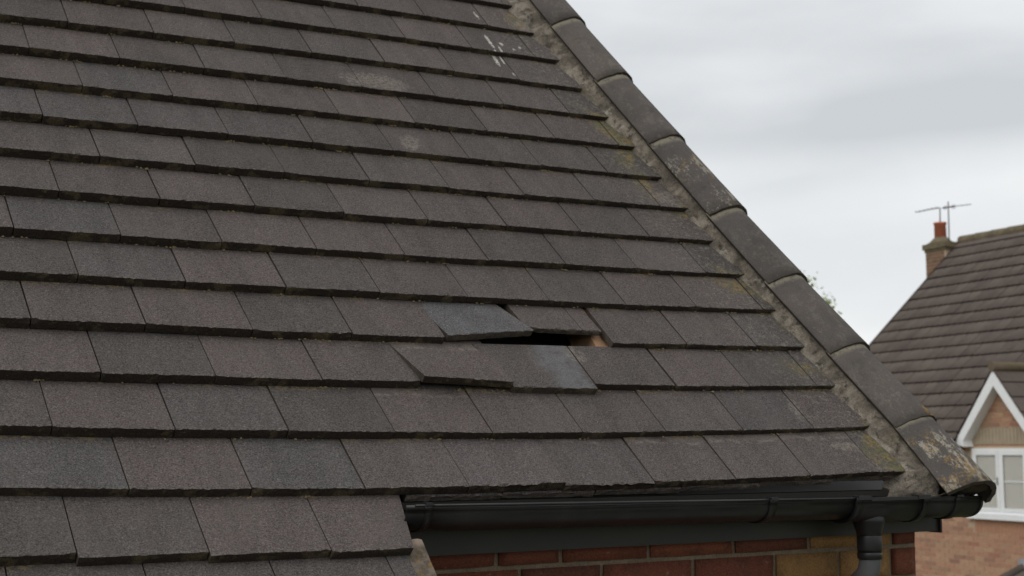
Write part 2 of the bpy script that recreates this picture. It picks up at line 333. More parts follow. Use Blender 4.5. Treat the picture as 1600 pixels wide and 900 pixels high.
def tile(FL, FR, BL, BR, name='roof_tile', th=None, nu=22, nv=4, ruy=None, rough=1.0, parent=None, glen=None, **props):
    """one concrete tile from four top corners (u, v, h); front edge ragged; head tucked under the next course"""
    th = th or TK(FL[0]); b = MB(); sd = random.random()*100
    glen = glen or .86
    def P(i, j, k):
        q = [(FL[c]*(1-i)+FR[c]*i)*(1-j) + (BL[c]*(1-i)+BR[c]*i)*j for c in range(3)]
        return q
    cL, cR = (random.uniform(.001, .0045) if random.random() < .45 else 0 for _ in range(2))
    def rag(i, k):
        w = 1 if j0 == 0 else 0
        return rough*(.0016*noise.noise(Vector((i*7+sd, k*3, sd))) + .0022*noise.noise(Vector((i*26+sd, k*9, 3.1))) + .0024*max(0, noise.noise(Vector((i*13+sd, 4, 9)))-.32)*3) + cL*max(0, 1-i*11) + cR*max(0, 1-(1-i)*11)
    rows = []
    js = [0, .02, .35, .7, 1]; nv = len(js)-1
    for j in js:
        r = []
        for a in range(nu+1):
            i = a/nu; j0 = j
            u, v, h = P(i, j, 0)
            if j == 0: v += rag(i, 0); h -= .0010 + .0028*max(0, noise.noise(Vector((i*19, sd, 5))))*rough
            if a in (0, nu): h -= .0008
            h += .0006*noise.noise(Vector((i*2+sd, j*2, 1)))
            r.append(b.vert(SP(u, v, h), ru=u, rv=v))
        rows.append(r)
    for j in range(nv):
        for a in range(nu):
            y0, y1 = js[j]/glen, js[j+1]/glen
            b.face((rows[j][a], rows[j][a+1], rows[j+1][a+1], rows[j+1][a]), 0, False, [(a/nu, y0), ((a+1)/nu, y0), ((a+1)/nu, y1), (a/nu, y1)])
    # front face in two strips, then underside and sides
    fr = [rows[0]]
    for k in (.5, 1):
        r = []
        for a in range(nu+1):
            i = a/nu; u, v, h = P(i, 0, 0); j0 = 0
            dv = .0009*noise.noise(Vector((i*21+sd, k*4, 7.7)))*rough + (.0003 if k == .5 else .0010)
            r.append(b.vert(SP(u, v+dv, h-th*k-(.001*noise.noise(Vector((i*15, sd, 2)))*rough if k == 1 else 0)), ru=u, rv=v))
        fr.append(r)
    for k in range(2):
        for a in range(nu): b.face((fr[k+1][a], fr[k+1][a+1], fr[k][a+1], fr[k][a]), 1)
    bk = [b.vert(SP(*[P(i, 1, 0)[0], P(i, 1, 0)[1], P(i, 1, 0)[2]-th]), ru=0, rv=0) for i in (0, 1)]
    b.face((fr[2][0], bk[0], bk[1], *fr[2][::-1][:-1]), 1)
    b.face([fr[2][0], fr[1][0]]+[rows[j][0] for j in range(nv+1)]+[bk[0]], 2)
    b.face(([fr[2][nu], fr[1][nu]]+[rows[j][nu] for j in range(nv+1)]+[bk[1]])[::-1], 2)
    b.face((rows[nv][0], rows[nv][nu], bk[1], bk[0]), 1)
    org = SP(*P(.5, 0, 0))
    label = props.pop('label', None)
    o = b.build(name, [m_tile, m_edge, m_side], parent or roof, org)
    o['tone'] = props.get('tone', random.random()); o['warm'] = props.get('warm', random.random()**.8); bl = props.get('blue', random.random()*.6 if random.random() < .14 else 0.0); o['blue'] = bl if bl >= 1 else bl*.45
    for k in ('tide', 'patch', 'clean'): o[k] = float(props.get(k, 0.0))
    if label: o['label'] = label
    return o
m_side = simple('tile_side', (.05, .042, .036), (.075, .062, .048), scale=30, fine=200)

ENDS = [1.9826, 1.9744, 1.9621, 1.9556, 1.949, 1.9319, 1.9084, 1.9005, 1.8809, 1.8622, 1.834, 1.8108, 1.7859, 1.753, 1.7319, 1.712, 1.69, 1.668]
tilt = -.020
def std_tile(iu, k, u_end=None, over=.045, **kw):
    g = random.uniform(.0007, .0019)
    (a0, v0), (a1, v1) = settle(iu, k), settle(iu+1, k)
    (b0, w0), (b1, w1) = settle(iu, k+1), settle(iu+1, k+1)
    w0 = v0 + (w0-v0); j = random.uniform(-.0012, .0012); h = random.uniform(-.0008, .0012); sk = random.uniform(-.0013, .0013)
    cut = None
    if u_end is not None and a1 > u_end - .004:
        f = (u_end-a0)/(a1-a0); cut = f
        a1 = u_end; v1 = v0+(v1-v0)*f; b1 = b0+(b1-b0)*f - .008; w1 = w0+(w1-w0)*f
    s = over/G
    ext = lambda p, q: (p[0]+(q[0]-p[0])*(1+s), p[1]+(q[1]-p[1])*(1+s))
    B0, B1 = ext((a0, v0), (b0, w0)), ext((a1, v1), (b1, w1))
    hh = -TK(a0)*1.04*(1+s)
    kw.setdefault('glen', 1/(1+s))
    return tile((a0+g, v0+j+sk, h), (a1-g, v1+j-sk, h), (B0[0]+g, B0[1]+j, hh+h), (B1[0]-g, B1[1]+j, hh+h), nu=30 if k < 14 and iu > -2 else 10, **kw)

TONES = {}   # course, index -> look, read off the photograph
def T(k, i, **kw): TONES[(k, i)] = kw
T(-1, -1, warm=.2, tone=.45, blue=.1); T(-1, 0, warm=.35, tone=.45); T(-1, 1, warm=.95, tone=.6)
T(0, -.5, blue=.75, tone=.6, warm=.1); T(0, .5, warm=.8, tone=.6); T(0, 1.5, blue=.7, tone=.5, warm=.1); T(0, 2.5, warm=.9, tone=.55); T(0, 4.5, tide=1., blue=.35, warm=.4, tone=.55); T(0, 3.5, warm=.85, tone=.55); T(0, 5.5, tide=1., warm=.6, tone=.6); T(0, 6.5, tide=1., warm=.7, tone=.6); T(0, 7.5, tide=.8, warm=.7, tone=.55)
T(1, 0, warm=.85, tone=.45); T(1, 1, warm=.4, tone=.55, blue=.4); T(1, 2, warm=.1, tone=.4); T(1, 3, warm=.8, tone=.5, tide=.8); T(1, 4, warm=.6, tone=.6)
T(2, .5, warm=.2, tone=.45); T(2, 1.5, warm=.9, tone=.6); T(2, 2.5, warm=.6, tone=.5)
T(3, 0, warm=.7, tone=.45); T(3, 1, warm=.9, tone=.45); T(3, 2, warm=.1, tone=.4); T(3, 3, warm=.7, tone=.4); T(3, 6, warm=.5, tone=.4)
T(4, -.5, warm=.1, tone=.5, blue=.2); T(4, .5, warm=.3, tone=.6, blue=.45); T(4, 1.5, warm=1., tone=.6); T(4, 2.5, warm=.3, tone=.45)
T(5, 0, warm=.2, blue=.6, tone=.45); T(5, 1, warm=.5, tone=.4); T(5, 2, warm=.8, tone=.5)
T(8, .5, warm=.1, blue=.5, tone=.45); T(9, 1, blue=.5, tone=.45, warm=.1); T(9, 2, warm=.8, tone=.5); T(8, -.5, blue=.7, tone=.45); T(12, .5, blue=.6, tone=.6)
T(9, 4, warm=1., tone=.8)
for k in range(0, 18):
    off = .5 if k % 2 == 0 else 0.0
    i = -11 + off
    while True:
        (a0, v0) = settle(i, k)
        if a0 > ENDS[k]-.03: break
        (a1, _) = settle(i+1, k)
        end = ENDS[k] if a1 > ENDS[k]-.035 else None
        look = dict(TONES.get((k, i), {}))
        if end is not None: look.setdefault('blue', 0.)
        skip = (k == 3 and i in (4, 5)) or (k == 2 and i in (3.5, 4.5, 5.5)) or (k == 0 and i in (3.5, 4.5))
        if not skip and settle(i+1, k)[0] > UL: std_tile(i, k, end, **look)
        i += 1
# the damage: slipped, lifted and rotated tiles round the hole
tile((.9090, .4561, .001), (1.1325, .4712, .0135), (.872, .640, -.031), (1.088, .652, -.036), blue=1., tone=.6, warm=0., th=.020, clean=.4, rough=1.6, glen=.8, label='pale blue-grey tile knocked askew with its right corner lifted over the hole')
tile((1.1300, .5000, -.003), (1.2855, .4965, -.003), (1.127, .66, -.032), (1.2855, .66, -.032), tone=.6, warm=.75, rough=2.0, glen=.8, blue=0., th=.016, clean=.5, label='tile pushed up the slope with its broken edge above the dark hole')
tile((1.2870, .4965, -.0025), (1.3395, .4950, -.0025), (1.287, .66, -.032), (1.338, .66, -.032), tone=.8, warm=.95, rough=2.2, glen=.8, blue=0., th=.016, clean=.75, label='small broken piece of tile at the right end of the hole')
tile((.7905, .3005, .017), (1.0085, .2925, .011), (.757, .487, -.030), (1.004, .487, -.029), tone=.55, warm=.9, blue=0., rough=1.4, glen=.8, tide=1., label='brown tile lifted proud of its left neighbour below the blue-grey tile')
tile((1.0110, .2875, .001), (1.2290, .2845, .001), (.975, .4520, -.0185), (1.2265, .4515, -.0165), tone=.55, warm=.35, blue=0., patch=1., rough=1.5, glen=1.02, clean=.25, label='slipped tile with a pale cement smear below the hole')
tile((1.2325, .3010, .0), (1.4545, .3020, .0), (1.2300, .4520, -.0168), (1.453, .4560, -.0168), tone=.5, warm=.4, blue=0., rough=1., glen=1.02)
a0, v0 = settle(3.5, 0); a1, v1 = settle(4.5, 0); b0, w0 = settle(3.5, 1); b1, w1 = settle(4.5, 1)
tile((a0+.001, v0, 0), (a1-.001, v1+.002, .006), (b0, w0+.045, -TK(.7)*1.04*1.3), (b1, w1+.045, -TK(.7)*1.04*1.3), tone=.55, warm=.85, rough=2.4, label='eaves tile with a chipped and lifted right corner above the gutter')
a0, v0 = settle(4.5, 0); a1, v1 = settle(5.5, 0); b0, w0 = settle(4.5, 1); b1, w1 = settle(5.5, 1)
tile((a0+.001, v0+.001, -.003), (a1-.001, v1, 0), (b0, w0+.045, -TK(.7)*1.04*1.3), (b1, w1+.045, -TK(.7)*1.04*1.3), tone=.55, warm=.4, blue=.4, tide=1., rough=2.2)
# doubled undercourse at the eaves
for i in range(3, 9):
    a0, a1 = settle(i-.12, 0)[0], settle(i+.88, 0)[0]; v = settle(i+.5, 0)[1]
    if i == 3: a0 = .655
    a1 = min(a1, 1.955)
    j = random.uniform(-.002, .003); h = -TK(a0)-.0015-random.uniform(0, .002)
    tile((a0+.0015, v+.001+j, h), (a1-.0015, v+.001+j, h-.001), (a0+.0015, v+.12, h-.010), (a1-.0015, v+.12, h-.010), th=.017, tone=.3, warm=.6, rough=2.4, clean=.75)
# lower slope running on past the eaves at the left, with its verge
for k in (-1, -2, -3, -4):
    off = 0.0 if k % 2 else .5
    i = -11 + off
    while i*TW < .6:
        u0, v0 = settle(i, k); u1 = settle(i+1, k)[0]; v0 = settle(i+.5, k)[1] if k == -1 else k*G - .012
        if i*TW > .37 and i*TW < .58 or u1 > .60: u1 = None
        vt = v0+G+.045
        look = dict(TONES.get((k, i), {}))
        if u1 is None:
            fr = .6116 if k == -1 else .600
            bk = .6445 if k == -1 else .604
            tile((u0+.001, v0, 0), (fr, v0+.001, .001), (u0+.001, vt, -TK(.7)*1.04*1.3), (bk+.004, vt, -TK(.7)*1.04*1.3), tone=.7 if k == -1 else .4, warm=1. if k == -1 else .1, blue=0 if k == -1 else .7)
            break
        tile((u0+.0013, v0, 0), (u1-.0013, v0, 0), (u0+.0013, vt, -TK(.7)*1.04*1.3), (u1-.0013, vt, -TK(.7)*1.04*1.3), **look)
        i += 1

mo = MB(); rmo = random.Random(5)
for k in range(0, 14):
    for q in range(46):
        i = rmo.uniform(-3, 8.8)
        if rmo.random() < .35: i = round(i*2)/2 + (.0 if (k % 2) else .5) if rmo.random() < .5 else i
        u, v = settle(i, k)
        if u > ENDS[k]-.01 or (k == 3 and 3.9 < i < 6.1) or (k < 1 and i > 2.5): continue
        n_ = 1 + int(rmo.random()**2*6)
        for _ in range(n_):
            r = rmo.uniform(.0012, .0034); p = SP(u+rmo.gauss(0, .010), v-rmo.uniform(-.001, .004), -TK(u)+r*.4-.0008); cc = []
            for a in range(5): cc.append(p+XW*math.cos(a*1.257)*r*rmo.uniform(.7, 1.5)+VW*math.sin(a*1.257)*r*rmo.uniform(.6, 1.1))
            tp_ = p+NW*r*rmo.uniform(.7, 1.2)
            ids = [mo.vert(x) for x in cc]+[mo.vert(tp_)]
            for a in range(5): mo.face((ids[a], ids[(a+1) % 5], ids[5]), 0, True)
tag(mo.build('moss_crumbs', [simple('ochre_moss', (.15, .115, .055), (.23, .18, .10), scale=25, bs=.4, bscale=300)], roof, (1, .5, .5)), kind='stuff')
# rafters and battens seen through the hole
for u0 in (-2.2, -1.8, -1.4, -1.0, -.6, -.2, .2, .6, 1.326, 1.72):
    vt = VTOP-.05 if u0 < 1.6 else 1.4
    ht = -.046 if u0 == 1.326 else -.085
    b = MB(); b.box(u0, u0+.044, .06 if ht > -.08 else 0.1, vt, -.120, ht, T=lambda u, v, h: SP(u, v, h-.0)); b.build('rafter', m_timber, roof, SP(u0, .06, -.1))

JV = [2.60, 2.265, 1.955, 1.64, 1.315, .972, .674, .392, .118, -.105]
# verge mortar
mb = MB()
def uend(v):
    x = min(max(v/G, 0), 16.9); k = int(x); return ENDS[k]*(1-(x-k))+ENDS[k+1]*(x-k)
def lip(v): return 2.022-.112*v
def mort(i, j):
    v = -.028 + (VTOP+.03)*j
    ua = uend(v)-.016; ub = lip(v)+.022; jm = sum(math.exp(-((v-q+.004)/.016)**2) for q in JV)
    t = i; u = ua+(ub-ua)*t; h = -.024 + .020*min(1, t/.22) + .029*max(0, (t-.30)/.70)**1.5 + .014*jm*max(0, t-.3)
    p = Vector((u*22, v*22, 0)); k = math.sin(math.pi*min(1, max(0, t)))
    h += k*(.012*noise.noise(p) + .008*noise.noise(p*2.6) + .0045*noise.noise(p*7) + .002*noise.noise(p*15)); u += .006*noise.noise(p*1.4+Vector((3, 3, 3)))*k
    return SP(u, v, h)
mb.grid(mort, 16, 700, 0, True)
verge = mb.build('mortar', [m_mortar], roof, SP(1.95, 0, 0))
# pointing that fills the foot of the verge above the gutter
fb = MB()
prof = [(1.950, .030, .006), (1.976, .002, .010), (1.990, -.022, .008), (2.008, -.038, .016), (2.03, -.052, .030), (2.08, -.050, .045), (2.125, -.045, .012)]
def foot(i, j):
    x = i*(len(prof)-1); k = min(int(x), len(prof)-2); t = x-k
    u = prof[k][0]*(1-t)+prof[k+1][0]*t; y = prof[k][1]*(1-t)+prof[k+1][1]*t; zt = prof[k][2]*(1-t)+prof[k+1][2]*t
    zt = zt + .0; zb = -.065; z = zt+(zb-zt)*j
    p = Vector((u*30, 0, z*30)); d = .007*noise.noise(p)+.004*noise.noise(p*2.7)+.002*noise.noise(p*7)
    return Vector((u + (.02*j*(i-.55) if i > .55 else -.075*j*(.55-i)), y+.035*j*j*.3+d + (.012 if i > .72 else 0), z))
fb.grid(foot, 40, 22, 0, True)
fb.grid(lambda i, j: Vector(foot(i, 0))*(1-j) + SP(prof[0][0]+(prof[-1][0]-prof[0][0])*i, .06, -.01+.03*i)*j, 40, 4, 0, True)
fb.build('mortar', [m_mortar], roof, (1.99, 0, -.03))

# hip tiles along the verge
CP = [(-.004, 0), (.003, .0075), (.027, .0250), (.052, .0375), (.071, .0420), (.089, .0395), (.106, .0290), (.119, .013), (.127, -.010), (.131, -.038)]
caps = []
for k in range(len(JV)-1):
    v1, v0 = JV[k], JV[k+1]; b = MB(); rot = random.uniform(-.004, .004); dz = random.uniform(-.002, .003)
    if k == len(JV)-2: rot = .0
    n = len(CP)-1; tk = .012; sd = k*9.1; last_ = k == len(JV)-2
    def cp(i, j, inner=0):
        x = i*n; q = min(int(x), n-1); t = x-q; du = CP[q][0]*(1-t)+CP[q+1][0]*t; dh = CP[q][1]*(1-t)+CP[q+1][1]*t
        v = v0 + (v1+.018-v0)*j
        sc = 1.0 + .055*(1-j); du = (du-.06)*sc+.06; dh = dh*sc + .0055*(1-j)-.002 + dz
        if inner: du = .06+(du-.06)*.84; dh -= tk*(1 if i < .75 else .4)
        if last_: sw = (1-j); du = (du-.13)*(1+.20*sw)+.13; dh *= 1-.10*sw
        e = .0016*noise.noise(Vector((i*9+sd, 2, 0)))*(1 if j in (0., 1.) else 0) + .001*noise.noise(Vector((i*30+sd, j*3, 0)))*(1 if j == 0 else 0)
        return SP(lip(v)+du+rot*(j-.5), v+e*1.5, .034+dh+.0005*noise.noise(Vector((i*5, j*8+sd, 0))))
    b.grid(lambda i, j: cp(i, j), 27, 8, 0, True); b.grid(lambda i, j: cp(i, j, 1), 27, 8, 1, True)
    m0 = 28*9
    for a in range(27):
        b.face((a, m0+a, m0+a+1, a+1), 1)
    for j in range(8):
        b.face((j*28, (j+1)*28, m0+(j+1)*28, m0+j*28), 1); q = j*28+27; b.face((q, m0+q, m0+q+28, q+28), 1)
    o = b.build('hip_tile', [m_cap, m_capend if 'm_capend' in globals() else m_side], roof, SP(lip(v0), v0, .03)); o['tone'] = random.random(); last = k == len(JV)-2
    o['lichen'] = 1.0 if last else (.75 if k in (4,) else .12); o['orange'] = 1.0 if k == len(JV)-3 else 0.0
    if last: o['label'] = 'lowest hip tile, crusted with pale and orange lichen, its open end over the gutter'
    if k == len(JV)-3: o['label'] = 'hip tile with a yellow lichen patch at its lower edge'
    caps.append(o)
# dark bedding inside the open end of the lowest cap
eb = MB(); v0 = JV[-1]
arc = [(CP[q][0], CP[q][1]) for q in range(len(CP)-2)]
pts = [SP(lip(v0)-.018+a*1.1, v0+.012, .030+h*1.03-.008) for a, h in arc]; bot = [SP(lip(v0)-.018+a*1.1, v0+.035, -.016 + .010*noise.noise(Vector((a*60, 0, 0)))) for a, h in arc]
for q in range(len(pts)-1): eb.poly([bot[q], bot[q+1], pts[q+1], pts[q]])
eb.build('mortar', [simple('old_bedding', (.045, .038, .03), (.085, .07, .05), scale=30, bs=.8, bd=.006, bscale=90)], roof, SP(2.08, v0, 0))

# ridge along the top, out of the frame
rr = MB(); rp0 = SP(UL, VTOP, .01); rr.tube([(UL, rp0.y+.02, rp0.z-.03), (1.72, rp0.y+.02, rp0.z-.03)], .11, 16); o = rr.build('ridge', [m_cap], roof, (0, rp0.y, rp0.z)); o['tone'] = .5; o['lichen'] = 0.; o['orange'] = 0.

# undercloak and bedding at the verge of the lower slope
ub = MB(); ub.grid(lambda i, j: SP(.57+.080*i+.0015*noise.noise(Vector((j*30, 0, 0)))*(i > .9), -.80+.675*j, -.024 + .005*noise.noise(Vector((i*3, j*34, 1)))*(i < .95)), 8, 60)
ub.grid(lambda i, j: SP(.650+.0015*noise.noise(Vector((j*30, 0, 0))), -.80+.675*j, -.024-.022*i), 1, 60)
def make_cloak():
    M = MT('verge_bedding', .95, .1); c = M.mix(M.rng(M.noise(40, 4, .7), .4, .6), (.10, .083, .066), (.17, .14, .11)); z = M.n.new('ShaderNodeSeparateXYZ'); M.l.new(M.pos, z.inputs[0])
    c = M.mix(M.math('MULTIPLY', M.rng(M.noise(60, 6, .75), .54, .62), M.rng(z.outputs[2], -.08, -.115, 0, .7)), c, (.24, .15, .05)); c = M.mix(M.rng(z.outputs[2], -.115, -.100), c, (.30, .235, .185))
    M.bump(M.noise(120, 4, .7), .6, .004); return M.col(c)
ub.build('undercloak', [make_cloak()], roof, SP(.6, -.4, -.03))

# ---- walls
wb = MB()
def wallq(pts, uv): wb.poly(pts, 0, False, uv)
YW = .104; ZT = -.02
zt = -1.15
wallq([(UL+.1, YW, GZ), (2.10, YW, GZ), (2.10, YW, ZT), (UL+.1, YW, ZT)], [(UL, GZ), (2.1, GZ), (2.1, ZT), (UL, ZT)])
tp = SP(0, VTOP, -.14)
wallq([(2.095, YW, GZ), (1.95, tp.y*2-.2, GZ), (1.95, tp.y*2-.2, -.1), (1.66, tp.y, tp.z), (2.05, YW, -.02)], [(0, 0), (4.6, 0), (4.6, 4.9), (2.3, 6.8), (0, 5)])
wallq([(UL+.1, tp.y*2-.2, GZ), (1.95, tp.y*2-.2, GZ), (1.95, tp.y*2-.2, -.1), (UL+.1, tp.y*2-.2, -.1)], [(0, 0), (4.6, 0), (4.6, 4.9), (0, 4.9)])
wallq([(UL+.1, YW, GZ), (UL+.1, tp.y*2-.2, GZ), (UL+.1, tp.y*2-.2, -.1), (UL+.1, tp.y, tp.z), (UL+.1, YW, -.02)], [(0, 0), (4.6, 0), (4.6, 4.9), (2.3, 6.8), (0, 5)])
lo = SP(0, VB, -.1)
wallq([(.60, lo.y+.1, GZ), (.60, YW, GZ), (.60, YW, -.04), (.60, lo.y+.1, lo.z+.08)], [(0, 0), (.5, 0), (.5, 5), (0, 4.6)])
wallq([(UL+.1, lo.y+.1, GZ), (.60, lo.y+.1, GZ), (.60, lo.y+.1, lo.z+.08), (UL+.1, lo.y+.1, lo.z+.08)], [(0, 0), (3.2, 0), (3.2, 4.5), (0, 4.5)])
wall = wb.build('wall', [m_wallfar], house, (1.3, YW, GZ))
jb = MB(); jb.box(.612, 2.094, .1012, .1035, -.90, -.03); jb.build('mortar_joints', [m_joint], wall, (1.3, .1, -.5))
def brick_mesh(w, sd):
    b = MB(); nx, nz = 6, 3; h = .0645; r = random.Random(sd)
    fr = [[None]*(nx+1) for _ in range(nz+1)]
    for j in range(nz+1):
        for i in range(nx+1):
            ex = (i in (0, nx)); ez = (j in (0, nz)); x = w*i/nx; z = h*j/nz
            fr[j][i] = b.vert((x+r.uniform(-.0012, .0012), -.0085+(.0025 if ex or ez else 0)+r.uniform(-.0008, .0008), z+r.uniform(-.0012, .0012)))
    for j in range(nz):
        for i in range(nx): b.face((fr[j][i], fr[j][i+1], fr[j+1][i+1], fr[j+1][i]), 0, True)
    bk = [b.vert((x, .0, z)) for x, z in ((0, 0), (w, 0), (w, h), (0, h))]
    b.face([*fr[0][::-1], bk[0], bk[1]]); b.face([*fr[nz], bk[2], bk[3]]); b.face([fr[j][0] for j in range(nz+1)]+[bk[3], bk[0]]); b.face([fr[j][nx] for j in range(nz+1)][::-1]+[bk[1], bk[2]])
    return b.mesh('brick', [m_brick])
BM = [brick_mesh(.215, s) for s in range(6)]; BF = [m.copy() for m in BM]
for q in BF: q.materials.clear(); q.materials.append(m_buff)
HM = [brick_mesh(.1025, s+20) for s in range(3)]
def lay(mesh, x, z, parent=wall, y=.101):
    o = bpy.data.objects.new('brick', mesh); place(o, parent, (x, y, z)); return o
for r in range(11):
    z = -.1715 - .075*r + .0; x = 2.092 - .215
    if r < 2:
        J = ([.625, .909, 1.066, 1.293, 1.53, 1.754, 2.018, 2.10], [.734, .964, 1.169, 1.415, 1.649, 1.845, 2.012, 2.10])[r]
        for q in range(len(J)-1):
            w_ = J[q+1]-J[q]-.012; mm = (BF if (r, q) in ((0, 5), (1, 4), (1, 5)) else BM)
            o = lay(random.choice(mm), J[q]+.006-.002, z); o.scale.x = w_/.215
        continue
    xs = []
    if r % 2: xs.append((2.092-.1025, 0)); x = 2.092-.1025-.010-.215
    while x > .68: xs.append((x, 1)); x -= .2335
    if x+.2235 > .665:
        o = lay(BM[r % 6], .622, z); o.scale.x = (x+.2235-.622-.012)/.215
    for x, full in xs:
        if not full: lay(random.choice(HM), x, z); continue
        buff = (r in (0, 1) and 1.60 < x < 1.80) or (r == 1 and 1.75 < x < 1.9) or (r == 0 and 1.58 < x+.1 < 1.75)
        lay(random.choice(BF if buff else BM), x, z)

# ---- fascia, soffit
f = MB(); f.box(.60, 2.145, .066, .084, -.142, -.018); f.box(2.145, 2.150, .058, .1, -.146, -.05)
fa = f.build('fascia', [m_fascia], house, (1.37, .075, -.08))
f = MB(); f.box(.60, 2.143, .086, .100, -.139, -.130); f.build('soffit', [m_fascia], house, (1.37, .09, -.135))
f = MB(); f.poly([(.64, .02, -.030), (1.96, .02, -.034), (1.96, .07, -.010), (.64, .07, -.010)]); f.poly([(.64, .02, -.032), (1.96, .02, -.036), (1.96, .022, -.05), (.64, .022, -.046)]); f.build('eaves_tray', [m_fascia], house, (1.3, .03, -.02))

# ---- gutter
def gz(x): return -.0335 - .0125*(x-.62)
def gprof(s=1.0, o=0.0, n=18, lipd=.011):
    P = [(-.070-o, 0.0), (-.070-o, -lipd*.5), (-.0685-o, -lipd)]
    for k in range(n+1):
        a = math.pi*k/n; P.append((-.0125-(.0560+o)*math.cos(a), -lipd-(.0405+o)*math.sin(a)))
    P += [(.046+o, 0.0)]
    return P
def gut(b, x0, x1, o=0.0, th=.0025, mat=0, flare=0, caps=True):
    P = gprof(o=o); Q = gprof(o=o-th); nx = max(1, int((x1-x0)/.15))
    ro = []; ri = []
    for k in range(nx+1):
        x = x0+(x1-x0)*k/nx; zz = gz(x) + .0012*math.sin(x*5)
        ro.append([b.vert((x, y, zz+z)) for y, z in P]); ri.append([b.vert((x, y, zz+z+(0.0004 if q in (0, len(Q)-1) else 0))) for q, (y, z) in enumerate(Q)])
    for k in range(nx):
        for q in range(len(P)-1):
            b.face((ro[k][q], ro[k+1][q], ro[k+1][q+1], ro[k][q+1]), mat, True); b.face((ri[k][q+1], ri[k+1][q+1], ri[k+1][q], ri[k][q]), mat, True)
        for q in (0, len(P)-1): b.face((ro[k][q], ri[k][q], ri[k+1][q], ro[k+1][q]), mat)
    for k, fl in ((0, 0), (nx, 1)):
        for q in range(len(P)-1):
            fc = (ro[k][q], ro[k][q+1], ri[k][q+1], ri[k][q]); b.face(fc if not fl else fc[::-1], mat)
b = MB(); gut(b, .622, 1.765); b.tube([(.64, -.0705, gz(.64)-.001), (1.765, -.0705, gz(1.765)-.001)], .0028, 8)
gutter = b.build('gutter', [m_pvc], house, (1.2, -.01, -.06))
b = MB(); gut(b, 1.955, 2.150); b.tube([(1.955, -.0705, gz(1.955)-.001), (2.150, -.0705, gz(2.15)-.001)], .0028, 8); b.build('gutter_end_length', [m_pvc], gutter, (2.05, -.01, -.07))
b = MB(); P = gprof(o=.003); a = [b.vert((2.150, y, gz(2.15)+z+.001)) for y, z in P]; c = [b.vert((2.158, y*.985, gz(2.15)+z*.97)) for y, z in P]
for q in range(len(P)-1): b.face((a[q], c[q], c[q+1], a[q+1]), 0, True)
b.face(c); b.face(a[::-1]); b.build('stop_end', [m_pvc], gutter, (2.154, -.01, -.07))
def strap(x, w, o, name='gutter_bracket'):
    b = MB(); gut(b, x, x+w, o=o, th=o+.001); b.box(x, x+w, -.074-o, -.058, gz(x)-.001, gz(x)+.0045); b.box(x, x+w, .046, .066, gz(x)-.02, gz(x)+.004)
    return b.build(name, [m_pvc], gutter, (x, -.01, gz(x)))
strap(1.500, .020, .0035); strap(2.065, .022, .0035); strap(.66, .016, .0025)
b = MB(); gut(b, 1.750, 1.972, o=.006, th=.006)
for x in (1.748, 1.955): gut(b, x, x+.018, o=.0085, th=.0045)
b.box(1.750, 1.79, -.081, -.060, gz(1.76)-.004, gz(1.76)+.005); b.box(1.935, 1.975, -.081, -.060, gz(1.95)-.004, gz(1.95)+.005)
b.box(1.79, 1.935, -.0795, -.066, gz(1.85)-.006, gz(1.85)+.0015)
px, py = 1.836, -.018
outlet = b.build('running_outlet', [m_pvc], gutter, (1.86, -.01, -.08))
b = MB(); b.tube([(px, py, -.085), (px, py, -.108), (px, py, -.128), (px, py, -.140)], [.040, .036, .030, .0285], 32); b.build('outlet_spigot', [m_pvc], gutter, (px, py, -.11))
dp = MB(); dp.tube([(px, py, -.128), (px, py, -.172)], [.0275, .0270], 32)
downpipe = dp.build('downpipe', [m_pvc], house, (px, py, -.15))
b = MB(); b.tube([(px, py, -.134), (px, py, -.139), (px, py, -.168), (px, py, -.173)], [.0282, .0292, .0292, .0282], 32); b.build('collar', [m_pvc], downpipe, (px, py, -.15))
b = MB(); b.tube([(px, py, -.175), (px, py, -.1785), (px, py, -.189), (px, py, -.192)], [.0280, .0290, .0288, .027], 32); b.build('collar', [m_pvc], downpipe, (px, py, -.18))
m_pipe = simple('grey_pvc', (.075, .078, .083), (.11, .113, .118), rough=.38, spec=.5, scale=12, bs=.05)  # swan neck in a lighter grey than the black collars above
pts = [(px, py, -.185)]
for k in range(8):
    a = math.radians(60)*k/7; R_ = .060; pts.append((px, py+R_*(1-math.cos(a)), -.192-R_*math.sin(a)))
e0 = pts[-1]; pts.append((px, e0[1]+.035, e0[2]-.022))
q0 = pts[-1]
for k in range(1, 8):
    a = math.radians(60)*(1-k/7); pts.append((px, q0[1]+.05*(math.cos(a)-math.cos(math.radians(60)))*.6, q0[2]-.05*(math.sin(math.radians(60))-math.sin(a))-.008*k))
pts.append((px, pts[-1][1], GZ+.1))
b = MB(); b.tube(pts, .0255, 32); b.build('swan_neck_pipe', [m_pipe], downpipe, (px, py, -.25))

# ================================================================== THE NEIGHBOUR'S HOUSE  (local: x along its front, y into the house, z = world height)
P0 = Vector((17.17108, 13.93235, GZ)); RZ = math.atan2(-.99713543, -.07563681)
nh = empty('brick_house', P0, 'orange brick house behind on the right, with brown tiled roof and white framed window', 'house', RZ)
WL[nh.name] = Vector((0, 0, GZ))
NBC = 0
cz, sz = math.cos(RZ), math.sin(RZ)
def nworld(x, y, z): return Vector((P0.x + x*cz - y*sz, P0.y + x*sz + y*cz, z))
def onscreen(x, y, z, mg=12):
    a, b_, d = pix(nworld(x, y, z)); return a < 1600+mg and b_ < 900+mg and a > 1330
XL, XR, YB = -4.45, 6.0, 8.4
PH = math.radians(42.3)
b = MB()
EZ = .10
def nq(pts, uv): b.poly(pts, 0, False, uv)
nq([(XL, 0, GZ), (XR, 0, GZ), (XR, 0, EZ), (XL, 0, EZ)], [(XL, GZ), (XR, GZ), (XR, EZ), (XL, EZ)])
rz = 4.16
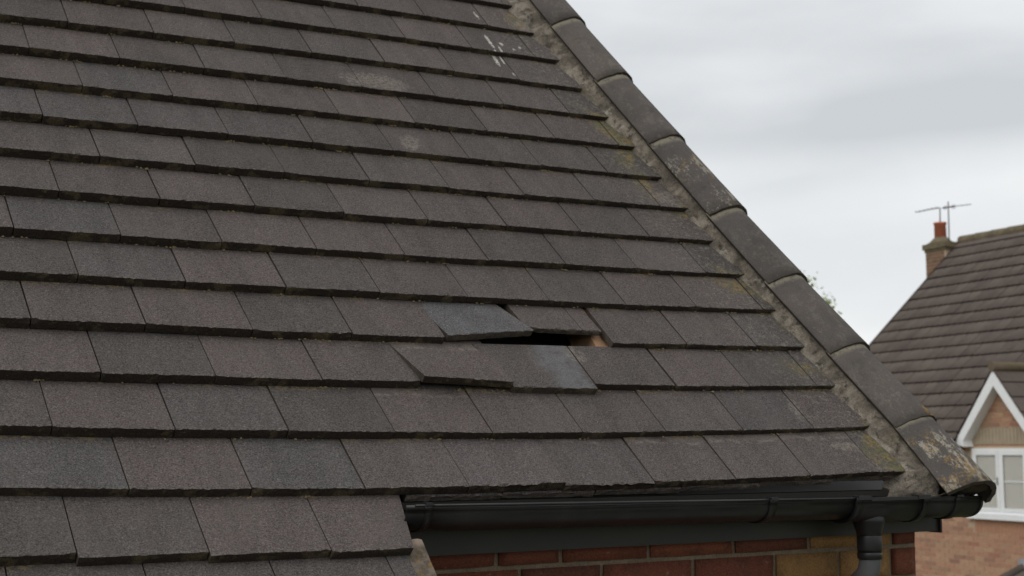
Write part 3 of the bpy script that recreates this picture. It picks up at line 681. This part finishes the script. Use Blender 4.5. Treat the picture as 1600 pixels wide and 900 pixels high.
nq([(XL, YB, GZ), (XL, 0, GZ), (XL, 0, EZ+.22), (XL, 4.2, rz-.08), (XL, YB, EZ+.22)], [(0, GZ), (YB, GZ), (YB, .3), (4.2, rz), (0, .3)])
nq([(XR, 0, GZ), (XR, YB, GZ), (XR, YB, EZ+.22), (XR, 4.2, rz-.08), (XR, 0, EZ+.22)], [(0, GZ), (YB, GZ), (YB, .3), (4.2, rz), (0, .3)])
nq([(XR, YB, GZ), (XL, YB, GZ), (XL, YB, EZ+.2), (XR, YB, EZ+.2)], [(0, GZ), (10, GZ), (10, .3), (0, .3)])
GX, GH = .72, .90   # gable ridge x, half width
nq([(GX-GH+.05, -.004, -.02), (GX+GH-.05, -.004, -.02), (GX+GH-.12, -.004, .12), (GX, -.004, 1.12), (GX-GH+.12, -.004, .12)], [(GX-GH, 0), (GX+GH, 0), (GX+GH, .1), (GX, 1.1), (GX-GH, .1)])
nwall = b.build('wall', [m_nwall], nh, (0, 0, GZ))
jb = MB(); jb.box(-1.6, 1.75, -.0085, -.006, -2.4, .0); jb.poly([(GX-GH+.12, -.0085, .29), (GX+GH-.12, -.0085, .29), (GX, -.0085, 1.13)]); jb.build('mortar_joints', [m_njoint], nwall, (0, 0, -1))
nb = MB(); nb.box(0, .215, -.0155, -.008, 0, .064); NBM = nb.mesh('brick', [m_nbrick])
nhb = MB(); nhb.box(0, .1, -.0155, -.008, 0, .064); NHM = nhb.mesh('brick', [m_nbrick])
cnt = 0
for r in range(0, 34):
    z = -.075-.075*r; x = -1.52 - (.1125 if r % 2 else 0)
    while x < 1.55:
        x0, x1 = x, x+.215
        if z < -2.35: break
        inwin = z+.06 > -1.36 and x1 > -.02
        if z+.06 > -1.13 and x1 > -.06 or (z > -1.365 and x1 > -.02): ok = False
        else: ok = True
        if z > -1.13 and x1 > -.07 and x0 < -.12: # cut brick beside the frame
            o = bpy.data.objects.new('brick', NHM); place(o, nwall, (x0, 0, z)); ok = False
        if ok and onscreen(x0, 0, z, 4) and pix(nworld(x1, 0, z))[0] > 1425:
            o = bpy.data.objects.new('brick', NBM); place(o, nwall, (x0, 0, z)); cnt += 1
        x += .225
for r in range(10):
    z = .305+.075*r; hw = (1.13-z-.07)/1.19*.87
    if hw < .06: break
    x = GX-hw
    while x+.06 < GX+hw:
        full = x+.215 <= GX+hw
        o = bpy.data.objects.new('brick', NBM if full else NHM); place(o, nwall, (x, 0, z)); cnt += 1
        x += .225 if full else .11
sb = MB()
for z0, z1, xa, xb, y in ((.03, .285, -.06, 1.70, -.016), (-1.355, -1.15, -.02, 1.9, -.014)):
    x = xa
    while x < xb: sb.box(x, x+.067, y, -.008, z0, z1, 0 if z0 > 0 else 1); x += .075
tag(sb.build('soldier_course', [m_buffband, m_nbrick], nwall, (0, 0, 0)), kind='stuff')
# window
fb_ = MB(); zb, ztp = -1.06, -.03
def fbox(x0, x1, z0, z1, y0=-.035, y1=.02): fb_.box(x0, x1, y0, y1, z0, z1)
fbox(0, 1.76, ztp-.055, ztp); fbox(0, 1.76, zb, zb+.055)
for x in (0, .575, 1.145, 1.705): fbox(x, x+.055, zb+.055, ztp-.055)
win = fb_.build('window', [m_white], nh, (0, 0, -1))
for x in (.057, .632, 1.202):
    c = MB(); w = .516; y0, y1 = -.046, -.0355
    c.box(x, x+w, y0, y1, ztp-.105, ztp-.057); c.box(x, x+w, y0, y1, zb+.057, zb+.105); c.box(x, x+.045, y0, y1, zb+.105, ztp-.105); c.box(x+w-.045, x+w, y0, y1, zb+.105, ztp-.105)
    c.box(x+.045, x+w-.045, -.030, -.022, (zb+ztp)/2-.008, (zb+ztp)/2+.008)
    c.build('casement', [m_white], win, (x, 0, -.5))
M = MT('window_glass', .05, .5); M.b.inputs['Base Color'].default_value = (.8, .85, .83, 1); M.b.inputs['Alpha'].default_value = .30; m_glass = M.m
M = MT('net_curtain', .9, .1); m_curt = M.col(M.mix(M.rng(M.noise(11, 1, .5, stretch=(1, 1, .03)), .42, .58), (.22, .26, .24), (.64, .68, .64)))  # fold shading and dark gaps painted in as vertical colour stripes
for x in (.10, .675, 1.245):
    c = MB(); c.box(x, x+.43, -.021, -.017, zb+.1, ztp-.1); c.build('pane', [m_glass], win, (x, 0, -.5))
    c = MB(); c.grid(lambda i, j: (x-.02+.47*i, .045+.012*math.sin(i*34+x*5), zb+.05+.93*j), 60, 1); c.build('curtain', [m_curt], win, (x, 0, -.5))
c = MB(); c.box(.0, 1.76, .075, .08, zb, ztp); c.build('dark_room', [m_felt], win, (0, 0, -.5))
c = MB(); c.box(-.09, 1.85, -.11, -.012, zb-.075, zb-.004); c.build('sill', [m_white], win, (0, 0, -1.1))
c = MB(); c.box(.552, .562, -.062, -.046, -.60, -.48); c.build('handle', [m_metal], win, (0, 0, -.5))
# roof
def RS(x, s, h=0): return Vector((x, -.35+math.cos(PH)*s-math.sin(PH)*h, .079+math.sin(PH)*s+math.cos(PH)*h))
b = MB(); SR = 6.11
s1 = 1.9
b.poly([RS(-4.58, 0, -.06), RS(GX-.97, 0, -.06), RS(GX, s1, -.06), RS(GX, SR, -.06), RS(-4.58, SR, -.06)])
b.poly([RS(GX+.97, 0, -.06), RS(XR+.1, 0, -.06), RS(XR+.1, SR, -.06), RS(GX, SR, -.06), RS(GX, s1, -.06)])
yr = RS(0, SR).y; b.poly([RS(-4.58, SR, -.06), RS(XR+.1, SR, -.06), (XR+.1, 2*yr+.35, .03), (-4.58, 2*yr+.35, .03)])
nroof = b.build('roof', [m_ntile], nh, (0, 0, 0))
def ntile_mesh(w=.298, ln=.40, th=.025, T=None):
    b = MB(); nx = 6
    T = T or (lambda x, s, h: Vector((x, math.cos(PH)*s-math.sin(PH)*h, math.sin(PH)*s+math.cos(PH)*h)))
    def pr(i): x = i*w/nx; return x, .007*math.cos(4*math.pi*x/.3)
    t0 = [b.vert(T(pr(i)[0], 0, pr(i)[1])) for i in range(nx+1)]; t1 = [b.vert(T(pr(i)[0], ln, pr(i)[1]-th*1.15*ln/.328)) for i in range(nx+1)]; bt = [b.vert(T(pr(i)[0], .002, pr(i)[1]-th)) for i in range(nx+1)]
    for i in range(nx): b.face((t0[i], t0[i+1], t1[i+1], t1[i]), 0, True); b.face((bt[i], bt[i+1], t0[i+1], t0[i]), 1)
    b2 = b.vert(T(0, ln, -th*2.3)); b3 = b.vert(T(w, ln, -th*2.3)); b.face((bt[0], t0[0], t1[0], b2), 1); b.face((bt[nx], b3, t1[nx], t0[nx]), 1)
    return b.mesh('roof_tile', [m_ntile, m_nedge])
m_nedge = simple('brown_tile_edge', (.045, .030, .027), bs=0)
CBM, CHM = NBM.copy(), NHM.copy()
m_cbrick = make_brick_mat('sooty_brick', [(0, (.20, .13, .09)), (.5, (.26, .16, .11)), (1, (.16, .115, .08))], fine=60)
for q in (CBM, CHM): q.materials.clear(); q.materials.append(m_cbrick)
NTM = [ntile_mesh() for _ in range(1)]
rest = MB(); ntc = 0
for k in range(-1, 18):
    s = .25+.328*k; ln = .40 if k < 17 else .27
    x = -4.61 - (.0)
    while x < XR:
        vis = onscreen(x, RS(x, s).y, RS(x, s).z, 6) or onscreen(x+.3, RS(x, s).y, RS(x, s+.3).z, 2)
        if abs(x+.15-GX) < .97*(1-(s+.05)/1.9) - .10 and s < 1.8: x += .30; continue
        if vis and ntc < 280 and k < 17:
            o = bpy.data.objects.new('roof_tile', NTM[0]); p = RS(x+random.uniform(-.003, .003), s+random.uniform(-.004, .004), random.uniform(-.002, .003)); place(o, nroof, p); ntc += 1
        else:
            rest.poly([RS(x, s, 0), RS(x+.298, s, 0), RS(x+.298, s+.33, -.027), RS(x, s+.33, -.027)], 0); rest.poly([RS(x, s+.002, -.025), RS(x+.298, s+.002, -.025), RS(x+.298, s, 0), RS(x, s, 0)], 1)
        x += .30
tag(rest.build('roof_tile', [m_ntile, m_nedge], nroof, (0, 0, 0)), kind='stuff')
# ridge tiles with moss
x = -4.62; rt = MB(); rt.tube([(0, 0, 0), (.44, 0, 0)], [.115, .105], 14); RTM = rt.mesh('ridge_tile', [m_moss])
pk = RS(0, SR)
while x < XR:
    o = bpy.data.objects.new('ridge_tile', RTM); place(o, nroof, (x, pk.y+.02, pk.z-.045)); x += .45
# verge mortar strip
b = MB(); b.grid(lambda i, j: RS(-4.635+.03*i, .05+(SR-.1)*j, -.035+.045*i), 1, 60); b.grid(lambda i, j: RS(-4.635, .05+(SR-.1)*j, -.10+.065*i), 1, 60); b.build('verge_mortar', [simple('verge_grey', (.13, .10, .08), (.2, .16, .12), bs=0)], nroof, (0, 0, 0))
# gable over the window: two slopes of tiles, ridge and white bargeboards
GR = 1.235; SL = math.radians(50.6); HWG = .965
def gtile(side, s, y, w, ln):
    T_ = lambda xx, ss, h: Vector((GX+side*(math.cos(SL)*(0)+(HWG-math.cos(SL)*(s+ss))+math.sin(SL)*h), y+xx, .06+math.sin(SL)*(s+ss)+math.cos(SL)*h))
    b = MB(); t = [b.vert(T_(a, c, h)) for a in (0, w) for c, h in ((0, 0), (ln, -.02), (0, -.025))]
    f1 = (t[0], t[3], t[4], t[1]); f2 = (t[2], t[5], t[3], t[0]); f3 = (t[2], t[0], t[1]); f4 = (t[5], t[4], t[3])
    for q, mt in ((f1, 0), (f2, 1), (f3, 1), (f4, 1)): b.face(q if side < 0 else q[::-1], mt)
    return b.build('roof_tile', [m_ntile, m_nedge], nroof, T_(0, 0, 0))
ROWG = math.hypot(HWG, GR-.06)/5
for side in (-1, 1):
    for r in range(5):
        s = r*ROWG; zr = .06+math.sin(SL)*(s+ROWG); yend = -.35+(zr-.079)/math.tan(PH)+.1; y = -.22
        while y < yend: gtile(side, s, y, min(.298, yend-y), ROWG*(1.1 if r < 4 else 1.0)); y += .30
b = MB(); b.tube([(GX, -.23, GR+.0), (GX, 1.22, GR+.0)], .075, 12); o = b.build('ridge_tile', [simple('old_ridge', (.16, .12, .09), (.12, .10, .06), scale=5, bs=0)], nroof, (GX, 0, GR))
for side in (-1, 1):
    b = MB(); y0, y1 = -.21, -.18
    out = [(GX+side*HWG*.97, .085), (GX, GR-.015)]; inn = [(GX, GR-.30), (GX+side*(HWG-.245), .085)]
    foot_ = [(GX+side*(HWG-.265), -.005), (GX+side*HWG*.97, .045)]
    out = [(GX+side*(HWG*.97-.03), .055), (GX, GR-.06)]; P = [out[0], out[1], inn[0], inn[1], foot_[0], foot_[1]]
    A_ = [b.vert((x, y0, z)) for x, z in P]; B_ = [b.vert((x, y1, z)) for x, z in P]
    b.face(A_ if side < 0 else A_[::-1]); b.face(B_[::-1] if side < 0 else B_)
    for q in range(6):
        fc = (A_[q], B_[q], B_[(q+1) % 6], A_[(q+1) % 6]); b.face(fc if side < 0 else fc[::-1])
    b.build('bargeboard', [m_white], nh, (GX, -.33, .5))
    b = MB(); b.poly([(inn[0][0], y1, inn[0][1]+.01), (inn[1][0], y1, inn[1][1]+.01), (inn[1][0], -.003, inn[1][1]+.01), (inn[0][0], -.003, inn[0][1]+.01)]); b.poly([(foot_[0][0], y1, foot_[0][1]), (foot_[1][0], y1, foot_[1][1]), (foot_[1][0], 0, foot_[1][1]), (foot_[0][0], 0, foot_[0][1])]); b.poly([(foot_[0][0], y1, foot_[0][1]), (inn[1][0], y1, inn[1][1]+.01), (inn[1][0], 0, inn[1][1]+.01), (foot_[0][0], 0, foot_[0][1])]); b.build('bargeboard_soffit', [m_white], nh, (GX, -.2, .3))
# main eaves fascia and gutter to the left of the gable
b = MB(); b.box(-4.5, GX-HWG, -.33, -.31, -.12, .06); b.build('eaves_fascia', [m_white], nh, (-2, -.3, 0))
b = MB(); b.box(-4.5, GX-HWG, -.31, 0, -.12, -.105); b.build('soffit', [m_white], nh, (-2, -.2, -.1))
b = MB(); b.tube([(-4.5, -.38, .0), (GX-HWG-.02, -.38, .0)], .05, 10); b.build('gutter', [m_pvc], nh, (-2, -.38, 0))
# chimney
b = MB(); sx0, sx1, sy0, sy1 = -5.25, -4.66, 3.8, 4.55
b.box(sx0, sx1, sy0, sy1, GZ, 4.02)
chm = b.build('chimney', [m_njoint], nh, (-4.95, 4.1, GZ))
for r in range(12):
    z = 3.95-.075*r
    for (x, w) in (((sx0, .215), (sx0+.225, .215), (sx0+.45, .14)) if r % 2 else ((sx0, .1025), (sx0+.1125, .215), (sx0+.3375, .215))):
        o = bpy.data.objects.new('brick', CBM if w > .2 else CHM); place(o, chm, (x, sy0+.006, z))
b = MB(); b.box(sx0-.05, sx1+.05, sy0-.05, sy1+.05, 4.02, 4.13); b.box(sx0-.02, sx1+.02, sy0-.02, sy1+.02, 3.96, 4.02); b.build('crown', [m_moss], chm, (-4.95, 4.1, 4.1))
b = MB(); b.tube([(-5.12, 4.1, 4.13), (-5.12, 4.1, 4.20), (-5.12, 4.1, 4.29)], [.33, .22, .13], 14); b.build('flaunching', [m_moss], chm, (-5.12, 4.1, 4.2))
b = MB(); b.tube([(-5.13, 4.1, 4.22), (-5.13, 4.1, 4.56), (-5.13, 4.1, 4.565), (-5.13, 4.1, 4.60)], [.125, .120, .135, .135], 20); b.tube([(-5.13, 4.1, 4.60), (-5.13, 4.1, 4.602)], [.115, .1], 16, 1); b.build('chimney_pot', [m_pot, m_felt], chm, (-5.13, 4.1, 4.3))
# aerials standing on the chimney
def aerial(x, z0, z1, boom, els, label):
    org = nworld(x, 4.1, z0); t = empty('tv_aerial', org, label, 'aerial', RZ, 'tv aerials on the chimney'); WL[t.name] = Vector((x, 4.1, z0))
    b = MB(); b.tube([(x, 4.1, z0), (x+.02, 4.1, z1)], .013, 8); b.build('mast', [m_metal], t, (x, 4.1, z0))
    b = MB(); b.tube([(boom[0], 4.1, boom[2]), (boom[1], 4.1, boom[3])], .008, 8); b.build('boom', [m_metal], t, (x, 4.1, z1))
    for (ex, ez, el, vert) in els:
        b = MB(); b.tube([(ex, 4.1-(0 if vert else el), ez-(el if vert else 0)), (ex, 4.1+(0 if vert else el), ez+(el if vert else 0))], .007, 6); b.build('element', [m_metal], t, (ex, 4.1, ez))
aerial(-5.13, 4.55, 4.90, (-5.86, -5.10, 4.93, 4.91), [(-5.8+.12*k, 4.93, .06, False) for k in range(6)], 'thin pale tv aerial pointing left above the terracotta chimney pot')
aerial(-4.88, 4.15, 5.0, (-5.02, -4.20, 4.90, 4.84), [(-4.99, 4.89, .03, True), (-4.94, 4.89, .05, True), (-4.74, 4.87, .05, True), (-4.68, 4.87, .045, True), (-4.6, 4.87, .03, False), (-4.45, 4.86, .03, False), (-4.3, 4.85, .03, False)], 'taller tv aerial on a mast just right of the terracotta chimney pot')
b = MB(); b.tube([(-5.03, 4.1, 4.895), (-4.67, 4.1, 4.875)], .016, 8)
b.build('reflector', [m_metal], bpy.data.objects['tv_aerial.001'], (-4.85, 4.1, 4.88))
# small porch roof under the window
b = MB(); x0, x1 = .85, 4.0
b.poly([(x0+.25, -.02, -1.80), (x1, -.02, -1.80), (x1, -1.1, -2.45), (x0-.35, -1.1, -2.45)]); b.poly([(x0+.25, -.02, -1.80), (x0-.35, -1.1, -2.45), (x0-.35, -.02, -2.45)])
porch = b.build('porch_roof', [m_ntile], nh, (2, -.5, -2.2))
b = MB(); b.box(x0+.15, x1, -.13, -.012, -1.83, -1.70); b.build('lead_flashing', [m_lead], porch, (2, 0, -1.8))
b = MB(); b.tube([(x0+.25, -.05, -1.79), (x0-.35, -1.1, -2.44)], .06, 10); b.build('hip_ridge', [m_ntile], porch, (x0, -.5, -2))

# ================================================================== tree beyond the roofs
def tree():
    d = Vector(((1219-800)/2239.73, (507-450)/2239.73, 1.0)); w = right*d.x+down*d.y+fwd*d.z; c = CAM + w*30
    t = empty('garden_tree', (c.x, c.y, GZ), 'yellow green tree top just showing behind the row of hip tiles', 'tree')
    b = MB(); b.tube([(c.x, c.y, GZ), (c.x+.05, c.y, GZ+2), (c.x-.05, c.y, c.z), (c.x, c.y, c.z+.8)], [.16, .12, .08, .02], 10)
    for k in range(7):
        a = k*2.4; z = GZ+2.6+k*.5; b.tube([(c.x, c.y, z), (c.x+.5*math.cos(a), c.y+.5*math.sin(a), z+.5), (c.x+.9*math.cos(a), c.y+.9*math.sin(a), z+1.1)], [.05, .035, .01], 6)
    b.build('trunk', [simple('bark', (.09, .07, .05), (.13, .10, .07))], t, (c.x, c.y, GZ))
    M = MT('spring_leaves', .6, .3); m_leaf = M.col(M.mix(M.rng(M.noise(2.5, 3, .6), .35, .65), (.20, .26, .06), (.34, .40, .12)))
    b = MB(); rnd = random.Random(4); cl = []
    for k in range(130):
        while True:
            q = Vector((rnd.uniform(-1, 1), rnd.uniform(-1, 1), rnd.uniform(-1, 1)))
            if .2 < q.length < 1: break
        cl.append(Vector((c.x+q.x*1.2, c.y+q.y*1.2, c.z-.1+q.z*1.2)))
    for k in range(16000):
        p = rnd.choice(cl) + Vector((rnd.gauss(0, .12), rnd.gauss(0, .12), rnd.gauss(0, .11)))
        a = Vector((rnd.uniform(-1, 1), rnd.uniform(-1, 1), rnd.uniform(-.6, .6))).normalized(); e_ = a.cross(Vector((rnd.uniform(-1, 1), rnd.uniform(-1, 1), 1))).normalized(); s = rnd.uniform(.03, .055)
        b.poly([p-a*s, p+e_*s*.5, p+a*s, p-e_*s*.5])
    b.build('crown', [m_leaf], t, (c.x, c.y, c.z))
tree()
S.cycles.max_bounces = 6
print('bricks', cnt, 'ntiles', ntc, 'objects', len(bpy.data.objects))
